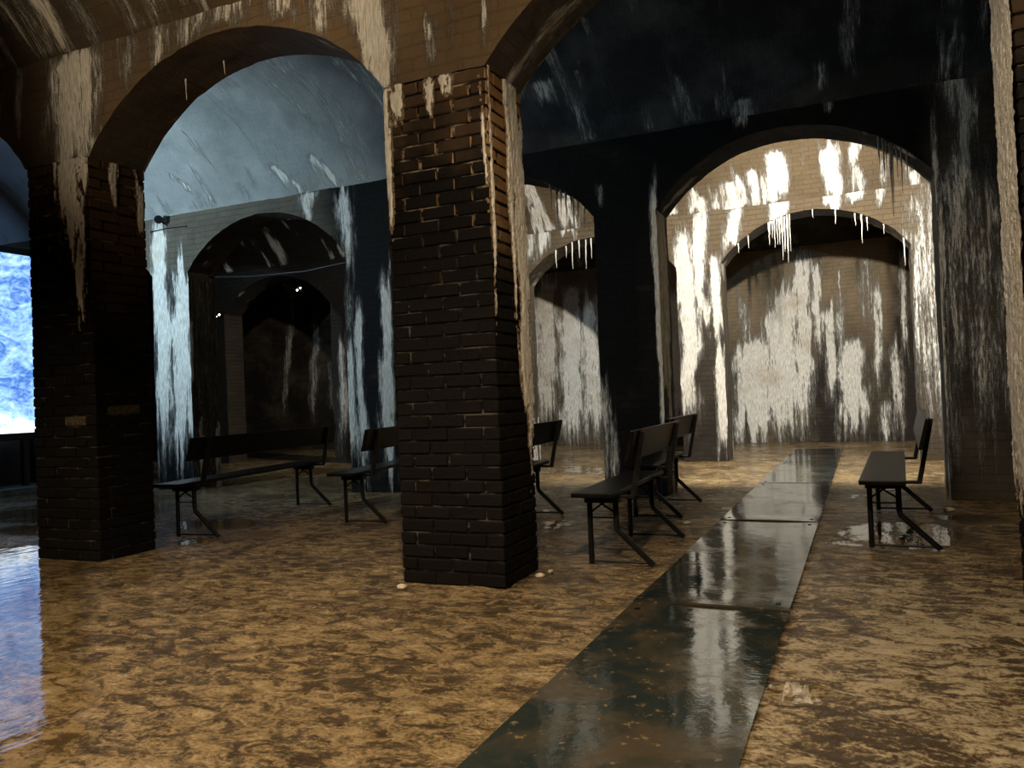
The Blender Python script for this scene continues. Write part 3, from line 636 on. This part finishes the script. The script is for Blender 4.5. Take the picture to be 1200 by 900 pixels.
# ------------------------------------------------------------------ lamps
def flood(name, loc, aim, watts, colr, angle, blend, rad, label, lit=True):
    t = thing(name, label, 'lamp', loc)
    d = (Vector(aim) - Vector(loc)).normalized(); q = d.to_track_quat('-Z', 'Y').to_matrix().to_4x4()
    hb = MB(); hb.tube([(0, 0, .16), (0, 0, .15), (0, 0, .03), (0, 0, .0)], [.03, .055, .07, .075], 14)
    o = hb.build('housing', M_LAMP, t); o.matrix_local = q
    if lit:
        g = MB().tube([(0, 0, .0), (0, 0, -.004)], .062, 14).build('glass', M_GLASS, t); g.matrix_local = q
    yk = MB().tube([(-.085, 0, .07), (-.085, 0, .2), (.085, 0, .2), (.085, 0, .07)], .008, 6).build('bracket', M_LAMP, t); yk.matrix_local = q
    ld = bpy.data.lights.new('spot', 'SPOT'); ld.energy = watts; ld.color = colr; ld.spot_size = math.radians(angle); ld.spot_blend = blend; ld.shadow_soft_size = rad
    lo = bpy.data.objects.new('spot_light', ld); COL.objects.link(lo); lo.parent = t; lo.matrix_local = Matrix.Translation(d * .03) @ q
    return t
for a in LAMPS: flood(*a)
def dead_lamp(loc, aim, label, lens=False):
    t = thing('spot_lamp', label, 'lamp', loc); d = (Vector(aim) - Vector(loc)).normalized(); q = d.to_track_quat('-Z', 'Y').to_matrix().to_4x4()
    o = MB().tube([(0, 0, .11), (0, 0, .1), (0, 0, 0)], [.02, .05, .06], 12).build('housing', M_LAMP, t); o.matrix_local = q
    if lens:
        for dx, dy in ((-.03, .02), (.03, -.02)):
            o = MB().tube([(dx, dy, 0), (dx, dy, -.004)], .016, 10).build('glass', M_GLASS, t); o.matrix_local = q
    MB().tube([(0, .0, .0), (0, .06, -.03), (0, .16, -.06)], .01, 6).build('bracket', M_LAMP, t)
    return t
dead_lamp((-9.08, 8.36, 3.86), (-7.5, 7.0, 3.2), 'small black spot lamp on a bracket at the vault edge, seen in the left arch')
dead_lamp((-10.05, 12.62, 3.42), (-5, 6, 1.6), 'upper tiny lit spot lamp deep inside the dark left arch', True)
dead_lamp((-12.14, 12.62, 3.06), (-6, 6, 1.4), 'lower tiny lit spot lamp deep inside the dark left arch', True)
cb = MB().tube([(-9.4, 8.49, 3.74), (-9.08, 8.49, 3.755), (-8.7, 8.49, 3.74)], .008, 6).build('cable', M_LAMP); tag(cb, 'thin black cable under the small spot lamp in the left arch', 'cable')
tr = MB().tube([(-8.73, 8.92, 3.07), (-7.9, 8.92, 3.0), (-7.0, 8.92, 2.98), (-6.03, 8.92, 3.05)], .014, 8).build('hanging_pipe', M_LAMP); tag(tr, 'black pipe slung across the dark left arch', 'pipe')

# ------------------------------------------------------------------ stalactites
def stalactite(x, y, z, ln, r, mat, label, group):
    pts, rs = [], []; n = 7; ox, oy = random.uniform(-.01, .01), random.uniform(-.01, .01)
    for i in range(n):
        t = i / (n - 1); pts.append((ox * t + random.uniform(-1, 1) * r * .3, oy * t + random.uniform(-1, 1) * r * .3, .03 - (ln + .03) * t)); rs.append(max(.0025, r * (1 - t) ** .75 * random.uniform(.8, 1.2)))
    o = MB().tube(pts, rs, 6).build('stalactite', mat, smooth=True); o.location = (x, y, z); return tag(o, label, 'stalactite', group)
ORD = 'first second third fourth fifth sixth seventh eighth ninth tenth eleventh twelfth thirteenth fourteenth fifteenth'.split()
def drips(k, yf, xs, lens, rads, mat, label, group, dy=0.01):
    order = sorted(xs)
    for x, ln, r in zip(xs, lens, rads):
        z = float(arch_z(np.array(x), k)); stalactite(x, yf + dy + random.uniform(0, .10), z, ln, r, mat, label + ', ' + ORD[order.index(x)] + ' from left', group)
R = random.Random(5)
n = 15; drips(0, ROWS[3], [-1.24 + .31 * i / (n - 1) + R.uniform(-.01, .01) for i in range(n)], [R.uniform(.15, .4) + (.35 if i > 8 else 0.05) for i in range(n)], [R.uniform(.008, .014) for _ in range(n)], M_CALC, 'white stalactite in the thick curtain of the lit far arch', 'stalactite curtain of the far arch')
drips(0, ROWS[3], [-.28, -.02, .07, .14, .36, .61, -.6, -1.7, -1.55], [.22, .18, .42, .2, .14, .40, .12, .15, .2], [.014, .012, .015, .012, .010, .014, .01, .012, .012], M_CALC, 'thin white stalactite hanging singly from the lit far arch', 'single stalactites of the far arch')
drips(0, ROWS[2], [.23, .27, .295, .33, .345, .38, .42, .47], [.35, .5, .28, .72, .58, .3, .45, .25], [.013, .012, .010, .015, .012, .012, .011, .01], M_CALC_SHADE, 'dark stalactite at the right shoulder of the big lit arch', 'dark stalactites of the middle arcade')
drips(-1, ROWS[2], [-3.2, -3.14, -3.08, -3.02, -2.97, -2.92, -2.86, -2.80], [.3, .5, .3, .42, .25, .46, .3, .25], [.012, .014, .012, .013, .01, .013, .012, .01], M_CALC_SHADE, 'dark stalactite before the small lit arch beside the middle pier', 'stalactites of the small arch')
drips(-1, ROWS[3], [-4.72, -4.55, -4.42, -4.3, -4.2, -4.1], [.3, .2, .45, .3, .5, .35], [.013] * 6, M_CALC, 'white stalactite on the lit small arch beyond the middle pier', 'white stalactites of the small arch')
drips(-1, ROWS[1], [-4.62, -4.29], [.16, .1], [.008, .007], M_CALC, 'thin white straw stalactite under the left front arch', 'straws of the left front arch', dy=.25)

# ------------------------------------------------------------------ lumps on the floor
def lump(x, y, r, label):
    rr = random.Random(int(x * 100)); import bmesh
    bm = bmesh.new(); bmesh.ops.create_icosphere(bm, subdivisions=2, radius=1)
    for q in bm.verts: q.co *= rr.uniform(.75, 1.2); q.co.z *= .45
    me = bpy.data.meshes.new('lime_lump'); bm.to_mesh(me); bm.free(); me.materials.append(M_STONE)
    o = bpy.data.objects.new('lime_lump', me); COL.objects.link(o); o.location = (x, y, r * .32); o.scale = (r, r * .8, r); o.rotation_euler = (0, 0, rr.uniform(0, 3)); return tag(o, label, 'stone')
lump(-2.60, 4.13, .035, 'flat pale lump on the floor before the left corner of the middle pier')
lump(-1.90, 4.62, .03, 'pale crumb on the floor at the right flank of the middle pier')
lump(-1.88, 4.75, .022, 'tiny pale crumb just behind the crumb at the middle pier')
lump(-1.42, 6.76, .03, 'small white stone on the floor by the short benches')
lump(0.62, 7.75, .05, 'pale lump on the floor at the foot of the grey-brown pier')
